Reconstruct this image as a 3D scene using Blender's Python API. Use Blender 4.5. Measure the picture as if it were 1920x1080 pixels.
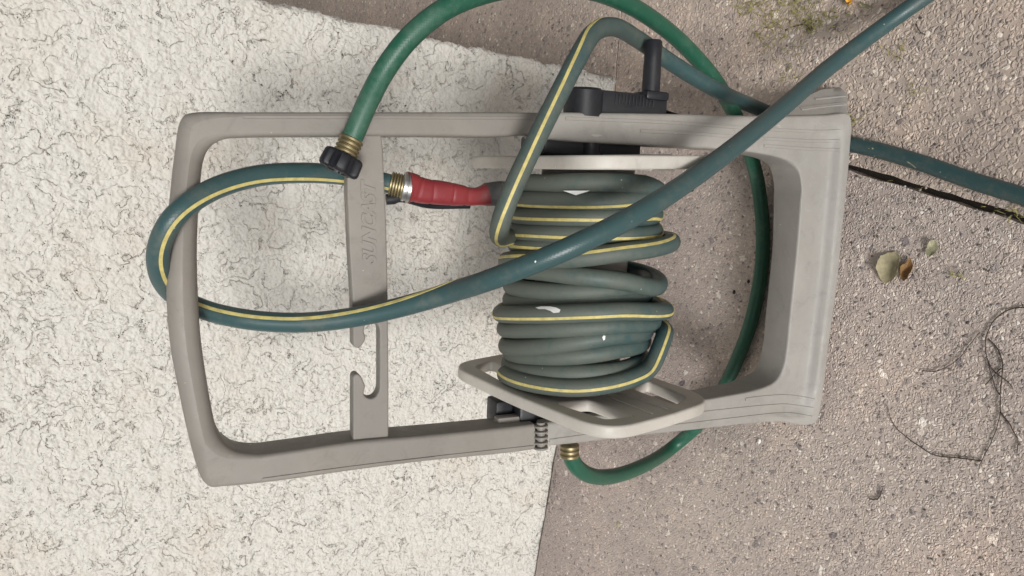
import bpy, bmesh, math, random
import numpy as np
from mathutils import Vector, Matrix
from mathutils.bvhtree import BVHTree
from math import radians, sin, cos, pi, sqrt, atan2

for o in list(bpy.data.objects):
    bpy.data.objects.remove(o, do_unlink=True)
S = bpy.context.scene
COL = S.collection
rnd = random.Random(7)

# ------------------------------------------------------------ camera
EYE = Vector((0, 0, .95))
YAW, PITCH, FPX = radians(14.3), radians(36), 1450.0
fwd = Vector((-sin(YAW)*cos(PITCH), cos(YAW)*cos(PITCH), -sin(PITCH)))
right = Vector((cos(YAW), sin(YAW), 0))
upv = right.cross(fwd)
# the phone was held on its side: picture right = down, picture top = right
camd = bpy.data.cameras.new('camera')
cam = bpy.data.objects.new('camera', camd)
COL.objects.link(cam)
cx, cy, cz = -upv, right, -fwd
cam.matrix_world = Matrix(((cx.x, cy.x, cz.x, EYE.x), (cx.y, cy.y, cz.y, EYE.y), (cx.z, cy.z, cz.z, EYE.z), (0, 0, 0, 1)))
camd.sensor_width = 36
camd.lens = FPX/1920*36
camd.clip_start = .02
camd.clip_end = 200
S.camera = cam

# ------------------------------------------------------------ light
SUN_EL, SUN_AZ = radians(25), radians(-8)          # azimuth: left (-) of straight out from the wall
world = bpy.data.worlds.new('World')
S.world = world
world.use_nodes = True
wn = world.node_tree
bg = wn.nodes['Background']
sky = wn.nodes.new('ShaderNodeTexSky')
sky.sky_type = 'NISHITA'
sky.sun_disc = False
sky.sun_elevation = SUN_EL
sky.air_density = 1.0
sky.dust_density = 4.0
sky.ozone_density = 1.0
sundir = Vector((sin(SUN_AZ)*cos(SUN_EL), -cos(SUN_AZ)*cos(SUN_EL), sin(SUN_EL)))
sky.sun_rotation = atan2(sundir.x, sundir.y)
hs = wn.nodes.new('ShaderNodeHueSaturation')
hs.inputs['Saturation'].default_value = .06
wn.links.new(sky.outputs[0], hs.inputs['Color'])
wn.links.new(hs.outputs[0], bg.inputs[0])
bg.inputs[1].default_value = .068
sl = bpy.data.lights.new('sun', 'SUN')
sl.energy = 2.5
sl.angle = radians(14)
sl.color = (1, .972, .94)
sun = bpy.data.objects.new('sun', sl)
COL.objects.link(sun)
sun.rotation_euler = sundir.to_track_quat('Z', 'Y').to_euler()
sun.location = (0, -2, 3)
vs = S.view_settings
vs.view_transform = 'Standard'
try: vs.look = 'None'
except Exception: pass
vs.exposure = .03
vs.gamma = 1
vs.use_curve_mapping = False
S.render.engine = 'CYCLES'
S.cycles.max_bounces = 4
S.cycles.use_denoising = True

# ------------------------------------------------------------ survey helpers
def ray(px, py):
    """direction in the world of a point measured in the photograph"""
    return fwd*FPX + right*(540-py) + upv*(960-px)
def hit(px, py, o, n):
    d = ray(px, py)
    return EYE + d*((o-EYE).dot(n)/d.dot(n))
ZUP = Vector((0, 0, 1))
def ground(px, py, z=0.0): return hit(px, py, Vector((0, 0, z)), ZUP)
WALL_Y = 1.055
# frame of the cart: X along it, Y backwards through it, Z up its leaning face
# its right foot stands on the hose, 2 cm up
_fl, _fr = ground(1530, 798), ground(1590, 165, .021)
CX = (_fr-_fl).normalized()
_yh = ZUP.cross(CX).normalized()
LEAN = radians(11)
CZ = _yh*sin(LEAN)+CX.cross(_yh)*cos(LEAN)
CY = CZ.cross(CX)
CO = (_fl+_fr)/2
def cart(px, py, y=0.0): return hit(px, py, CO+CY*y, CY)
def L(x, y, z): return CO+CX*x+CY*y+CZ*z
def loc(p): q = p-CO; return Vector((q.dot(CX), q.dot(CY), q.dot(CZ)))

# ------------------------------------------------------------ object helpers
ORG = {}
def tag(o, label=None, cat=None, group=None, kind=None):
    if label: o['label'] = label
    if cat: o['category'] = cat
    if group: o['group'] = group
    if kind: o['kind'] = kind
    return o
def empty(name, p):
    o = bpy.data.objects.new(name, None)
    COL.objects.link(o); o.location = p; o.empty_display_size = .05
    ORG[o.name] = Vector(p)
    return o
def link(name, me, mat, parent=None, origin=None, smooth=35):
    """verts of me are in world space"""
    org = ORG[parent.name] if parent else (Vector(origin) if origin is not None else Vector((0, 0, 0)))
    me.transform(Matrix.Translation(-org))
    o = bpy.data.objects.new(name, me)
    COL.objects.link(o)
    if parent: o.parent = parent
    else: o.location = org
    ORG[o.name] = org
    me.materials.clear()
    me.materials.append(mat)
    if smooth:
        me.polygons.foreach_set('use_smooth', [True]*len(me.polygons))
        me.set_sharp_from_angle(angle=radians(smooth))
    else:
        me.polygons.foreach_set('use_smooth', [False]*len(me.polygons))
    return o
def mesh(name, V, F, mat, parent=None, origin=None, smooth=35):
    me = bpy.data.meshes.new(name)
    me.from_pydata([tuple(v) for v in V], [], F)
    me.update()
    bm = bmesh.new(); bm.from_mesh(me); bmesh.ops.recalc_face_normals(bm, faces=bm.faces); bm.to_mesh(me); bm.free()
    return link(name, me, mat, parent, origin, smooth)
def smoothstep(a, b, x):
    t = max(0, min(1, (x-a)/(b-a))); return t*t*(3-2*t)
def catmull(P, n=8, closed=False):
    """P: list of equal length tuples"""
    P = [np.array(p, float) for p in P]
    out = []
    m = len(P)
    for i in range(m-1):
        p1, p2 = P[i], P[i+1]
        p0 = P[i-1] if i > 0 else 2*p1-p2
        p3 = P[i+2] if i+2 < m else 2*p2-p1
        d = [max(1e-5, np.linalg.norm((b-a)[:3]))**.5 for a, b in ((p0, p1), (p1, p2), (p2, p3))]
        t0, t1 = 0, d[0]; t2 = t1+d[1]; t3 = t2+d[2]
        for k in range(n):
            t = t1+(t2-t1)*k/n
            A1 = (t1-t)/(t1-t0)*p0+(t-t0)/(t1-t0)*p1
            A2 = (t2-t)/(t2-t1)*p1+(t-t1)/(t2-t1)*p2
            A3 = (t3-t)/(t3-t2)*p2+(t-t2)/(t3-t2)*p3
            B1 = (t2-t)/(t2-t0)*A1+(t-t0)/(t2-t0)*A2
            B2 = (t3-t)/(t3-t1)*A2+(t-t1)/(t3-t1)*A3
            out.append((t2-t)/(t2-t1)*B1+(t-t1)/(t2-t1)*B2)
    out.append(P[-1])
    return out
def resample(P, step):
    P = np.array(P); d = np.r_[0, np.cumsum(np.linalg.norm(np.diff(P[:, :3], axis=0), axis=1))]
    n = max(2, int(d[-1]/step)+1); s = np.linspace(0, d[-1], n)
    return np.array([np.interp(s, d, P[:, k]) for k in range(P.shape[1])]).T
def frames(P):
    T = np.gradient(P, axis=0); T /= np.linalg.norm(T, axis=1)[:, None]
    n = np.cross(T[0], [0, 0, 1.]);
    if np.linalg.norm(n) < .1: n = np.cross(T[0], [0, 1., 0])
    n /= np.linalg.norm(n); N = []
    for t in T:
        n = n-t*(n@t); n /= np.linalg.norm(n); N.append(n.copy())
    N = np.array(N); return T, N, np.cross(T, N)
def tube(P, R, sides=14, cap=True):
    P = np.array(P)[:, :3]; R = np.broadcast_to(R, len(P))
    T, N, B = frames(P)
    V = []; F = []
    for i in range(len(P)):
        for k in range(sides):
            a = 2*pi*k/sides
            V.append(P[i]+R[i]*(cos(a)*N[i]+sin(a)*B[i]))
    for i in range(len(P)-1):
        for k in range(sides):
            k2 = (k+1) % sides
            F.append((i*sides+k, i*sides+k2, (i+1)*sides+k2, (i+1)*sides+k))
    if cap:
        F.append(tuple(range(sides))[::-1]); F.append(tuple((len(P)-1)*sides+k for k in range(sides)))
    return V, F
def lathe(p0, ax, prof, sides=28, shape=None):
    """prof: (distance along ax, radius); shape(angle, i) -> radius factor"""
    ax = Vector(ax).normalized(); a = ax.orthogonal().normalized(); b = ax.cross(a)
    V = []; F = []
    for i, (h, r) in enumerate(prof):
        for k in range(sides):
            t = 2*pi*k/sides; f = shape(t, i) if shape else 1
            V.append(Vector(p0)+ax*h+(a*cos(t)+b*sin(t))*r*f)
    for i in range(len(prof)-1):
        for k in range(sides):
            k2 = (k+1) % sides
            F.append((i*sides+k, i*sides+k2, (i+1)*sides+k2, (i+1)*sides+k))
    F.append(tuple(range(sides))[::-1]); F.append(tuple((len(prof)-1)*sides+k for k in range(sides)))
    return V, F
def merge(*VF):
    V = []; F = []
    for v, f in VF:
        n = len(V); V += list(v); F += [tuple(i+n for i in q) for q in f]
    return V, F
def slab(o, ex, ey, ez, x0, x1, y0, y1, z0, z1, bev=.002):
    """bevelled box in an axis frame, as verts and faces"""
    bm = bmesh.new()
    bmesh.ops.create_cube(bm, size=1)
    for v in bm.verts:
        v.co = Vector(((x0+x1)/2+v.co.x*(x1-x0), (y0+y1)/2+v.co.y*(y1-y0), (z0+z1)/2+v.co.z*(z1-z0)))
    if bev: bmesh.ops.bevel(bm, geom=list(bm.edges), offset=bev, segments=2, affect='EDGES', profile=.5)
    V = [o+ex*v.co.x+ey*v.co.y+ez*v.co.z for v in bm.verts]
    bm.verts.index_update()
    F = [tuple(v.index for v in f.verts) for f in bm.faces]
    bm.free(); return V, F
def plate(loops, o, ex, ey, en, depth, bev=.0015):
    """filled outline with holes, extruded by depth along en (front face at o)"""
    cu = bpy.data.curves.new('plate', 'CURVE'); cu.dimensions = '2D'; cu.fill_mode = 'BOTH'
    for lp in loops:
        sp = cu.splines.new('POLY'); sp.points.add(len(lp)-1)
        for i, (x, y) in enumerate(lp): sp.points[i].co = (x, y, 0, 1)
        sp.use_cyclic_u = True
    cu.extrude = max(1e-5, depth/2-bev); cu.bevel_depth = bev; cu.bevel_resolution = 2; cu.offset = -bev
    ob = bpy.data.objects.new('plate', cu)
    me = bpy.data.meshes.new_from_object(ob)
    bpy.data.objects.remove(ob); bpy.data.curves.remove(cu)
    V = [o+ex*v.co.x+ey*v.co.y+en*(depth/2-v.co.z) for v in me.vertices]
    F = [tuple(p.vertices) for p in me.polygons]
    bpy.data.meshes.remove(me)
    return V, F
def round_poly(P, r, n=5):
    out = []
    m = len(P)
    for i in range(m):
        p = Vector(P[i]).to_2d(); a = Vector(P[i-1]).to_2d(); b = Vector(P[(i+1) % m]).to_2d()
        ri = r[i] if isinstance(r, (list, tuple)) else r
        da, db = (a-p), (b-p)
        k = min(ri, da.length*.48, db.length*.48)
        s, e = p+da.normalized()*k, p+db.normalized()*k
        for j in range(n+1):
            t = j/n; out.append(tuple(s*(1-t)**2+p*2*t*(1-t)+e*t*t))
    return out

# ------------------------------------------------------------ materials
def newmat(name):
    m = bpy.data.materials.new(name); m.use_nodes = True
    nt = m.node_tree; b = nt.nodes['Principled BSDF']
    return m, nt, b
def N(nt, t, **k):
    n = nt.nodes.new(t)
    for a, v in k.items():
        if a in n.inputs: n.inputs[a].default_value = v
        else: setattr(n, a, v)
    return n
def noise(nt, co, scale, detail=4, rough=.55, dist=0):
    n = N(nt, 'ShaderNodeTexNoise'); n.inputs['Scale'].default_value = scale
    n.inputs['Detail'].default_value = detail; n.inputs['Roughness'].default_value = rough; n.inputs['Distortion'].default_value = dist
    nt.links.new(co, n.inputs['Vector']); return n.outputs['Fac']
def ramp(nt, fac, stops, interp='LINEAR'):
    r = N(nt, 'ShaderNodeValToRGB'); cr = r.color_ramp; cr.interpolation = interp
    while len(cr.elements) < len(stops): cr.elements.new(.5)
    for e, (p, c) in zip(cr.elements, stops):
        e.position = p; e.color = (*c, 1) if isinstance(c, tuple) else (c, c, c, 1)
    nt.links.new(fac, r.inputs[0]); return r.outputs[0]
def mix(nt, a, b, fac, mode='MIX'):
    m = N(nt, 'ShaderNodeMix', data_type='RGBA', blend_type=mode)
    for s, v in ((m.inputs['Factor'] if False else m.inputs[0], fac), (m.inputs[6], a), (m.inputs[7], b)):
        if isinstance(v, (float, int)): s.default_value = v if s.type == 'VALUE' else (v, v, v, 1)
        elif isinstance(v, tuple): s.default_value = (*v, 1)
        else: nt.links.new(v, s)
    return m.outputs[2]
def mth(nt, op, a, b=0.0, c=None):
    m = N(nt, 'ShaderNodeMath', operation=op)
    for i, v in enumerate((a, b) if c is None else (a, b, c)):
        if isinstance(v, (float, int)): m.inputs[i].default_value = v
        else: nt.links.new(v, m.inputs[i])
    return m.outputs[0]
def bump(nt, b, h, strength=.3, dist=.001):
    n = N(nt, 'ShaderNodeBump'); n.inputs['Strength'].default_value = strength; n.inputs['Distance'].default_value = dist
    nt.links.new(h, n.inputs['Height']); nt.links.new(n.outputs[0], b.inputs['Normal'])
def gpos(nt): return N(nt, 'ShaderNodeNewGeometry').outputs['Position']

def plastic(name, col, rough=.5, dirt=(.25, .22, .18), amount=.35, grain=.25, spec=.4, scratch=True):
    m, nt, b = newmat(name); P = gpos(nt)
    n1 = noise(nt, P, 14, 5, .6); n2 = noise(nt, P, 90, 4, .7)
    f = mth(nt, 'MULTIPLY', ramp(nt, n1, [(.42, 0.), (.7, 1.)]), amount)
    c = mix(nt, col, dirt, f)
    chalk = mth(nt, 'MULTIPLY', ramp(nt, noise(nt, P, 6, 6, .7, .4), [(.45, 0.), (.7, 1.)]), .35)
    c = mix(nt, c, tuple(min(1, x*1.45+x*.1) for x in col), chalk)
    c = mix(nt, c, tuple(x*.72 for x in col), mth(nt, 'MULTIPLY', ramp(nt, noise(nt, P, 38, 6, .75, .8), [(.54, 0.), (.66, 1.)]), .35))
    c = mix(nt, c, tuple(min(1, x*1.25+.02) for x in col), mth(nt, 'MULTIPLY', ramp(nt, n2, [(.55, 0.), (.75, 1.)]), .25))
    if scratch:
        mp = N(nt, 'ShaderNodeMapping'); mp.inputs['Scale'].default_value = (260, 260, 18); mp.inputs['Rotation'].default_value = (.3, .2, .5); nt.links.new(P, mp.inputs['Vector'])
        st = ramp(nt, noise(nt, mp.outputs[0], 1.0, 2, .5), [(.70, 0.), (.74, 1.)])
        c = mix(nt, c, tuple(min(1, x*1.6+.01) for x in col), mth(nt, 'MULTIPLY', mth(nt, 'MULTIPLY', st, ramp(nt, n1, [(.5, 0.), (.6, 1.)])), .6))
    if scratch:
        v = N(nt, 'ShaderNodeTexVoronoi'); v.inputs['Scale'].default_value = 70; nt.links.new(P, v.inputs['Vector'])
        sp = ramp(nt, v.outputs['Distance'], [(.04, 1.), (.07, 0.)])
        sp = mth(nt, 'MULTIPLY', sp, ramp(nt, noise(nt, P, 31, 2), [(.60, 0.), (.66, 1.)]))
        c = mix(nt, c, (.75, .73, .68), mth(nt, 'MULTIPLY', sp, .8))
    nt.links.new(c, b.inputs['Base Color'])
    nt.links.new(ramp(nt, n2, [(.3, rough-.08), (.7, min(1, rough+.15))]), b.inputs['Roughness'])
    b.inputs['Specular IOR Level'].default_value = spec
    bump(nt, b, noise(nt, P, 900, 3, .6), grain, .0004)
    return m
M = {}
M['frame'] = plastic('taupe_plastic', (.212, .198, .178), .5)
M['foot'] = plastic('weathered_grey_plastic', (.29, .278, .258), .5, amount=.2)
M['flange'] = plastic('pale_beige_plastic', (.49, .465, .42), .45, amount=.25)
M['black'] = plastic('black_plastic', (.013, .014, .018), .42, dirt=(.07, .07, .065), amount=.22, spec=.35)
M['grey_rubber'] = plastic('grey_rubber', (.075, .08, .082), .6, amount=.2)
M['red'] = plastic('red_plastic', (.22, .022, .028), .45, dirt=(.30, .10, .08), amount=.25, spec=.5, scratch=False)
def metal(name, col, rough):
    m, nt, b = newmat(name); P = gpos(nt)
    n = noise(nt, P, 60, 4, .6)
    nt.links.new(mix(nt, col, tuple(x*.5 for x in col), ramp(nt, n, [(.4, 0.), (.75, 1.)])), b.inputs['Base Color'])
    b.inputs['Metallic'].default_value = .85; b.inputs['Roughness'].default_value = rough
    return m
M['brass'] = metal('brass', (.35, .295, .17), .48)
M['steel'] = metal('zinc_steel', (.48, .48, .47), .4)
def hose_mat(name, fresh, dusty, weave=.35):
    m, nt, b = newmat(name); P = gpos(nt)
    at = N(nt, 'ShaderNodeAttribute'); at.attribute_name = 'dust'
    uv = N(nt, 'ShaderNodeUVMap')
    n1 = noise(nt, P, 26, 5, .7); n2 = noise(nt, P, 160, 4, .7)
    d = mth(nt, 'ADD', at.outputs['Fac'], mth(nt, 'MULTIPLY', mth(nt, 'SUBTRACT', n1, .5), 1.7))
    d = mth(nt, 'ADD', d, mth(nt, 'MULTIPLY', mth(nt, 'SUBTRACT', n2, .5), 1.1))
    c = mix(nt, fresh, dusty, ramp(nt, d, [(.15, 0.), (.9, 1.)]))
    # little pale flecks
    v = N(nt, 'ShaderNodeTexVoronoi'); v.inputs['Scale'].default_value = 95; nt.links.new(P, v.inputs['Vector'])
    sp = mth(nt, 'MULTIPLY', ramp(nt, v.outputs['Distance'], [(.06, 1.), (.1, 0.)]), ramp(nt, noise(nt, P, 37, 2), [(.6, 0.), (.64, 1.)]))
    c = mix(nt, c, (.5, .52, .48), mth(nt, 'MULTIPLY', sp, .6))
    nt.links.new(c, b.inputs['Base Color'])
    nt.links.new(ramp(nt, d, [(.0, .36), (.9, .64)]), b.inputs['Roughness'])
    b.inputs['Specular IOR Level'].default_value = .45
    # braid showing through the vinyl: two crossing sets of diagonal threads
    sx = N(nt, 'ShaderNodeSeparateXYZ'); nt.links.new(uv.outputs[0], sx.inputs[0])
    a = mth(nt, 'SINE', mth(nt, 'MULTIPLY', mth(nt, 'ADD', mth(nt, 'MULTIPLY', sx.outputs[0], 1.0), sx.outputs[1]), 2*pi*20))
    e = mth(nt, 'SINE', mth(nt, 'MULTIPLY', mth(nt, 'SUBTRACT', mth(nt, 'MULTIPLY', sx.outputs[0], 1.0), sx.outputs[1]), 2*pi*20))
    h = mth(nt, 'ADD', mth(nt, 'MULTIPLY', mth(nt, 'ADD', a, e), .35), mth(nt, 'MULTIPLY', n2, 1.5))
    bump(nt, b, h, weave, .0006)
    return m
M['hose'] = hose_mat('teal_hose_vinyl', (.038, .082, .086), (.100, .116, .098), .09)
M['leader'] = hose_mat('green_hose_vinyl', (.016, .092, .056), (.075, .145, .105), .12)
def flat(name, col, rough=.6, var=.25, scale=60):
    m, nt, b = newmat(name); P = gpos(nt)
    n = noise(nt, P, scale, 4, .65)
    nt.links.new(mix(nt, col, tuple(x*(1-var) for x in col), ramp(nt, n, [(.35, 0.), (.7, 1.)])), b.inputs['Base Color'])
    b.inputs['Roughness'].default_value = rough
    return m
M['stripe'] = flat('yellow_stripe', (.62, .53, .20), .6, .35, 120)
M['white'] = flat('white_paint', (.8, .8, .78), .6, .08)
M['leaf_olive'] = flat('dry_olive_leaf', (.42, .37, .23), .75, .35, 160)
M['leaf_brown'] = flat('brown_leaf', (.28, .15, .05), .75, .5, 160)
M['leaf_pale'] = flat('pale_leaf', (.45, .43, .28), .7, .35, 160)
M['yellow'] = flat('yellow_petal', (.8, .42, .03), .6, .2)
M['twig'] = flat('twig_bark', (.06, .042, .034), .85, .4, 200)
M['moss'] = flat('dry_moss', (.42, .39, .14), .9, .5, 90)
M['soil'] = flat('dark_soil', (.045, .038, .03), .95, .5, 60)

def stucco():
    """dash stucco: soft lumps, trowelled flakes whose ragged edges stand proud"""
    m, nt, b = newmat('painted_stucco')
    P = gpos(nt)
    flake = noise(nt, P, 17, 5, .56, .15)
    gate = ramp(nt, noise(nt, P, 27, 3, .6), [(.52, 0.), (.58, 1.)])
    gate2 = ramp(nt, noise(nt, P, 41, 2, .5), [(.50, 0.), (.56, 1.)])
    steps = None; lines = None
    for k, t in enumerate((.41, .49, .57)):
        st = ramp(nt, flake, [(t-.003, 0.), (t+.003, 1.)])
        ln = ramp(nt, flake, [(t-.014, 0.), (t-.006, 1.), (t+.001, 0.)])
        ln = mth(nt, 'MULTIPLY', ln, gate if k % 2 else gate2)
        steps = st if steps is None else mth(nt, 'ADD', steps, st)
        lines = ln if lines is None else mth(nt, 'MAXIMUM', lines, ln)
    lump = noise(nt, P, 120, 1, .5)
    fine = noise(nt, P, 260, 2, .5)
    broad = noise(nt, P, 45, 2, .5)
    h = mth(nt, 'ADD', mth(nt, 'MULTIPLY', lump, .8), mth(nt, 'MULTIPLY', fine, .22))
    h = mth(nt, 'ADD', h, mth(nt, 'MULTIPLY', broad, .7))
    h = mth(nt, 'ADD', h, mth(nt, 'MULTIPLY', steps, .26))
    h = mth(nt, 'SUBTRACT', h, mth(nt, 'MULTIPLY', lines, .25))
    dn = N(nt, 'ShaderNodeDisplacement'); dn.inputs['Midlevel'].default_value = 1.6; dn.inputs['Scale'].default_value = .0066
    nt.links.new(h, dn.inputs['Height'])
    nt.links.new(dn.outputs[0], nt.nodes['Material Output'].inputs['Displacement'])
    m.displacement_method = 'BOTH'
    col = mix(nt, (.57, .555, .515), (.55, .515, .46), ramp(nt, noise(nt, P, 9, 4, .6), [(.5, 0.), (.72, 1.)]))
    col = mix(nt, col, (.50, .47, .41), ramp(nt, lump, [(.22, .5), (.34, 0.)]))  # hollows between lumps darkened in the colour, as occlusion would
    col = mix(nt, col, (.20, .175, .14), mth(nt, 'MULTIPLY', lines, .68))
    nt.links.new(col, b.inputs['Base Color'])
    b.inputs['Roughness'].default_value = .85
    b.inputs['Specular IOR Level'].default_value = .2
    return m
def aggregate(name, KS, tint):
    m, nt, b = newmat(name)
    P = gpos(nt)
    wv = N(nt, 'ShaderNodeTexNoise'); wv.inputs['Scale'].default_value = 160; wv.inputs['Detail'].default_value = 3; nt.links.new(P, wv.inputs['Vector'])
    sub = N(nt, 'ShaderNodeVectorMath', operation='SUBTRACT'); nt.links.new(wv.outputs['Color'], sub.inputs[0]); sub.inputs[1].default_value = (.5, .5, .5)
    sc = N(nt, 'ShaderNodeVectorMath', operation='SCALE'); nt.links.new(sub.outputs[0], sc.inputs[0]); sc.inputs['Scale'].default_value = .006
    ad = N(nt, 'ShaderNodeVectorMath', operation='ADD'); nt.links.new(P, ad.inputs[0]); nt.links.new(sc.outputs[0], ad.inputs[1])
    W = ad.outputs[0]
    def vor(scale, feat):
        v = N(nt, 'ShaderNodeTexVoronoi', feature=feat); v.inputs['Scale'].default_value = scale; nt.links.new(W, v.inputs['Vector']); return v
    vc, ve = vor(KS, 'F1'), vor(KS, 'DISTANCE_TO_EDGE')
    vb, vbe = vor(95, 'F1'), vor(95, 'DISTANCE_TO_EDGE')
    def stones(v):
        s = N(nt, 'ShaderNodeSeparateColor'); nt.links.new(v.outputs['Color'], s.inputs[0])
        c = ramp(nt, s.outputs[0], [(.0, (.17, .155, .16)), (.07, (.30, .27, .26)), (.35, (.43, .38, .34)), (.6, (.50, .435, .385)), (.8, (.42, .385, .365)), (.95, (.60, .54, .48)), (1., (.72, .69, .64))])
        return c, s
    c1, s1 = stones(vc); c2, s2 = stones(vb)
    matrix = mix(nt, (.34, .300, .275), (.43, .38, .345), noise(nt, P, 300, 3, .6))
    face = ramp(nt, ve.outputs['Distance'], [(.04, 0.), (.14, 1.)])
    keep = ramp(nt, s1.outputs[1], [(.12, 0.), (.2, 1.)])
    col = mix(nt, matrix, c1, mth(nt, 'MULTIPLY', face, keep))
    bigk = mth(nt, 'MULTIPLY', ramp(nt, vbe.outputs['Distance'], [(.10, 0.), (.16, 1.)]), ramp(nt, s2.outputs[1], [(.80, 0.), (.84, 1.)]))
    col = mix(nt, col, c2, bigk)
    stain = noise(nt, P, 3.2, 5, .6)
    col = mix(nt, col, mix(nt, col, (.68, .67, .69), 1.0, 'MULTIPLY'), ramp(nt, stain, [(.45, 0.), (.68, .75)]))
    wear = noise(nt, P, 5.5, 4, .65)
    col = mix(nt, col, mix(nt, col, (1.28, 1.22, 1.17), 1.0, 'MULTIPLY'), ramp(nt, wear, [(.5, 0.), (.72, 1.)]))
    # concrete patchily darker towards the foot of the wall, left of its corner
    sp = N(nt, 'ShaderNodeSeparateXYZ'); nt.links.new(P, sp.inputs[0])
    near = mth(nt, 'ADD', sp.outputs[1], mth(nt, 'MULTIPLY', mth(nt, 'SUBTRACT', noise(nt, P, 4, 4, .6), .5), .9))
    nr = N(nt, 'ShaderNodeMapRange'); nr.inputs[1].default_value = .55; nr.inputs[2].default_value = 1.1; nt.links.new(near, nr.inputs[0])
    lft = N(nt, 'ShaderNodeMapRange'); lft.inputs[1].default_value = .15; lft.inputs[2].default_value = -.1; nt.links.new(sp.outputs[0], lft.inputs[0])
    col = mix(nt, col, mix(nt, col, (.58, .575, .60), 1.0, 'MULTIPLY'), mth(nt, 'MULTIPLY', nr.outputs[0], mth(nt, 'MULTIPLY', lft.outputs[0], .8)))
    col = mix(nt, col, tint, 1.0, 'MULTIPLY')
    nt.links.new(col, b.inputs['Base Color'])
    b.inputs['Roughness'].default_value = .8
    b.inputs['Specular IOR Level'].default_value = .3
    h = mth(nt, 'ADD', mth(nt, 'MULTIPLY', mth(nt, 'MULTIPLY', ramp(nt, ve.outputs['Distance'], [(.0, 0.), (.3, 1.)], 'EASE'), keep), .8), mth(nt, 'MULTIPLY', bigk, .6))
    h = mth(nt, 'ADD', h, mth(nt, 'MULTIPLY', noise(nt, P, 500, 3, .7), .4))
    h = mth(nt, 'ADD', h, mth(nt, 'MULTIPLY', noise(nt, P, 60, 3, .7), .8))
    bump(nt, b, h, .8, .0014)
    return m
M['stucco'] = stucco()
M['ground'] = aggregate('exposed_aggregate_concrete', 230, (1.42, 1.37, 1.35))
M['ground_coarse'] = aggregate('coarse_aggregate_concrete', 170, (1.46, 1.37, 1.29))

# ============================================================ SETTING
mesh('ground', [(-15, -15, -.03), (15, -15, -.03), (15, 15, -.03), (-15, 15, -.03)], [(0, 1, 2, 3)], M['soil'], smooth=0)['kind'] = 'structure'
# pavement slabs meeting at open joints that start at the wall's corner
pav = empty('pavement', (0, 0, 0)); tag(pav, kind='structure')
j1, j2 = ground(1585.6, 312.5), ground(1920, 412.5)
jd = (j2-j1); jd.z = 0; jd.normalize()
jn = Vector((-jd.y, jd.x, 0))                      # points right of the joint when jd points at the camera
if jn.x < 0: jn = -jn
k1, k2 = ground(1158, 150), ground(1165, 60)
kd = (k2-k1); kd.z = 0; kd.normalize()
CORNER = Vector((.113, WALL_Y, 0))
def jpt(t, side): return j1+jd*t+jn*side           # t metres towards the camera
tw = (WALL_Y-j1.y)/jd.y                            # negative: at the wall line
GAP = .0036
def slab_obj(A, B, C_, D, n, m, mat='ground'):
    """quad A B C D (world), n x m cells with a ragged rim, and sides 3 cm deep"""
    V = []; F = []
    for i in range(n+1):
        for j in range(m+1):
            u, v = i/n, j/m
            p = A*(1-u)*(1-v)+B*u*(1-v)+C_*u*v+D*(1-u)*v
            V.append(p)
    idx = lambda i, j: i*(m+1)+j
    for i in range(n):
        for j in range(m): F.append((idx(i, j), idx(i+1, j), idx(i+1, j+1), idx(i, j+1)))
    rim = [idx(i, 0) for i in range(n+1)]+[idx(n, j) for j in range(1, m+1)]+[idx(i, m) for i in range(n-1, -1, -1)]+[idx(0, j) for j in range(m-1, 0, -1)]
    ctr = (A+B+C_+D)/4
    base = len(V)
    for k in rim:
        p = V[k]; q = p+(ctr-p).normalized()*rnd.uniform(-.0006, .0022)
        V[k] = Vector((q.x, q.y, -rnd.uniform(0.0005, .0015)))
        V.append(Vector((q.x, q.y, -.028)))
    r = len(rim)
    for k in range(r): F.append((rim[k], base+k, base+(k+1) % r, rim[(k+1) % r]))
    return mesh('slab', V, F, M[mat], pav, smooth=50)
far = 2.6
Lw, Rw = jpt(tw, -GAP), jpt(tw, GAP)
Lc, Rc = jpt(far, -GAP), jpt(far, GAP)
left_w = Vector((-3.2, WALL_Y-.0085, 0))
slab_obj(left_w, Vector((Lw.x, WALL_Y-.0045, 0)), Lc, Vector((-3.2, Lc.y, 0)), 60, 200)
R1 = CORNER.copy(); R1.x = Rw.x; R1.y = Rw.y
off = kd.cross(ZUP); off = off if off.y < 0 else -off
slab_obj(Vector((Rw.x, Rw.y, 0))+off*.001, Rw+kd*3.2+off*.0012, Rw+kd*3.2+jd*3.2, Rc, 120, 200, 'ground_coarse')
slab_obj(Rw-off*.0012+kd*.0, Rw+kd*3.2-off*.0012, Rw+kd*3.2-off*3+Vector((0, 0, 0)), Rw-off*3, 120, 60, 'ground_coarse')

# stucco wall: front face, rounded corner, return face
def spaced(a, b, c, d, fine, coarse):
    """coordinates a..d, finely spaced in b..c"""
    xs = list(np.arange(a, b, coarse))+list(np.arange(b, c, fine))+list(np.arange(c, d+1e-6, coarse))
    return xs
RC = .012
XR = .1155
line = []   # plan outline of the wall surface: (x, y)
for x in spaced(-3.0, -.78, XR-RC, XR-RC+1e-4, .0021, .12)[:-1]: line.append((x, WALL_Y))
for k in range(7):
    a = pi/2*k/6; line.append((XR-RC+RC*sin(a), WALL_Y+RC-RC*cos(a)))
for y in (.003, .006, .01, .016, .026, .05, .1, .3, .8, 2.5): line.append((XR, WALL_Y+RC+y))
zs = [-.012]+list(np.arange(-.004, 1.02, .0021))+list(np.arange(1.06, 3.0, .12))
V = []; F = []
for (x, y) in line:
    bulge = .004*sin(x*9+1)*0
    for z in zs: V.append((x, y, z))
m_ = len(zs)
for i in range(len(line)-1):
    for j in range(m_-1): F.append((i*m_+j, (i+1)*m_+j, (i+1)*m_+j+1, i*m_+j+1))
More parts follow.
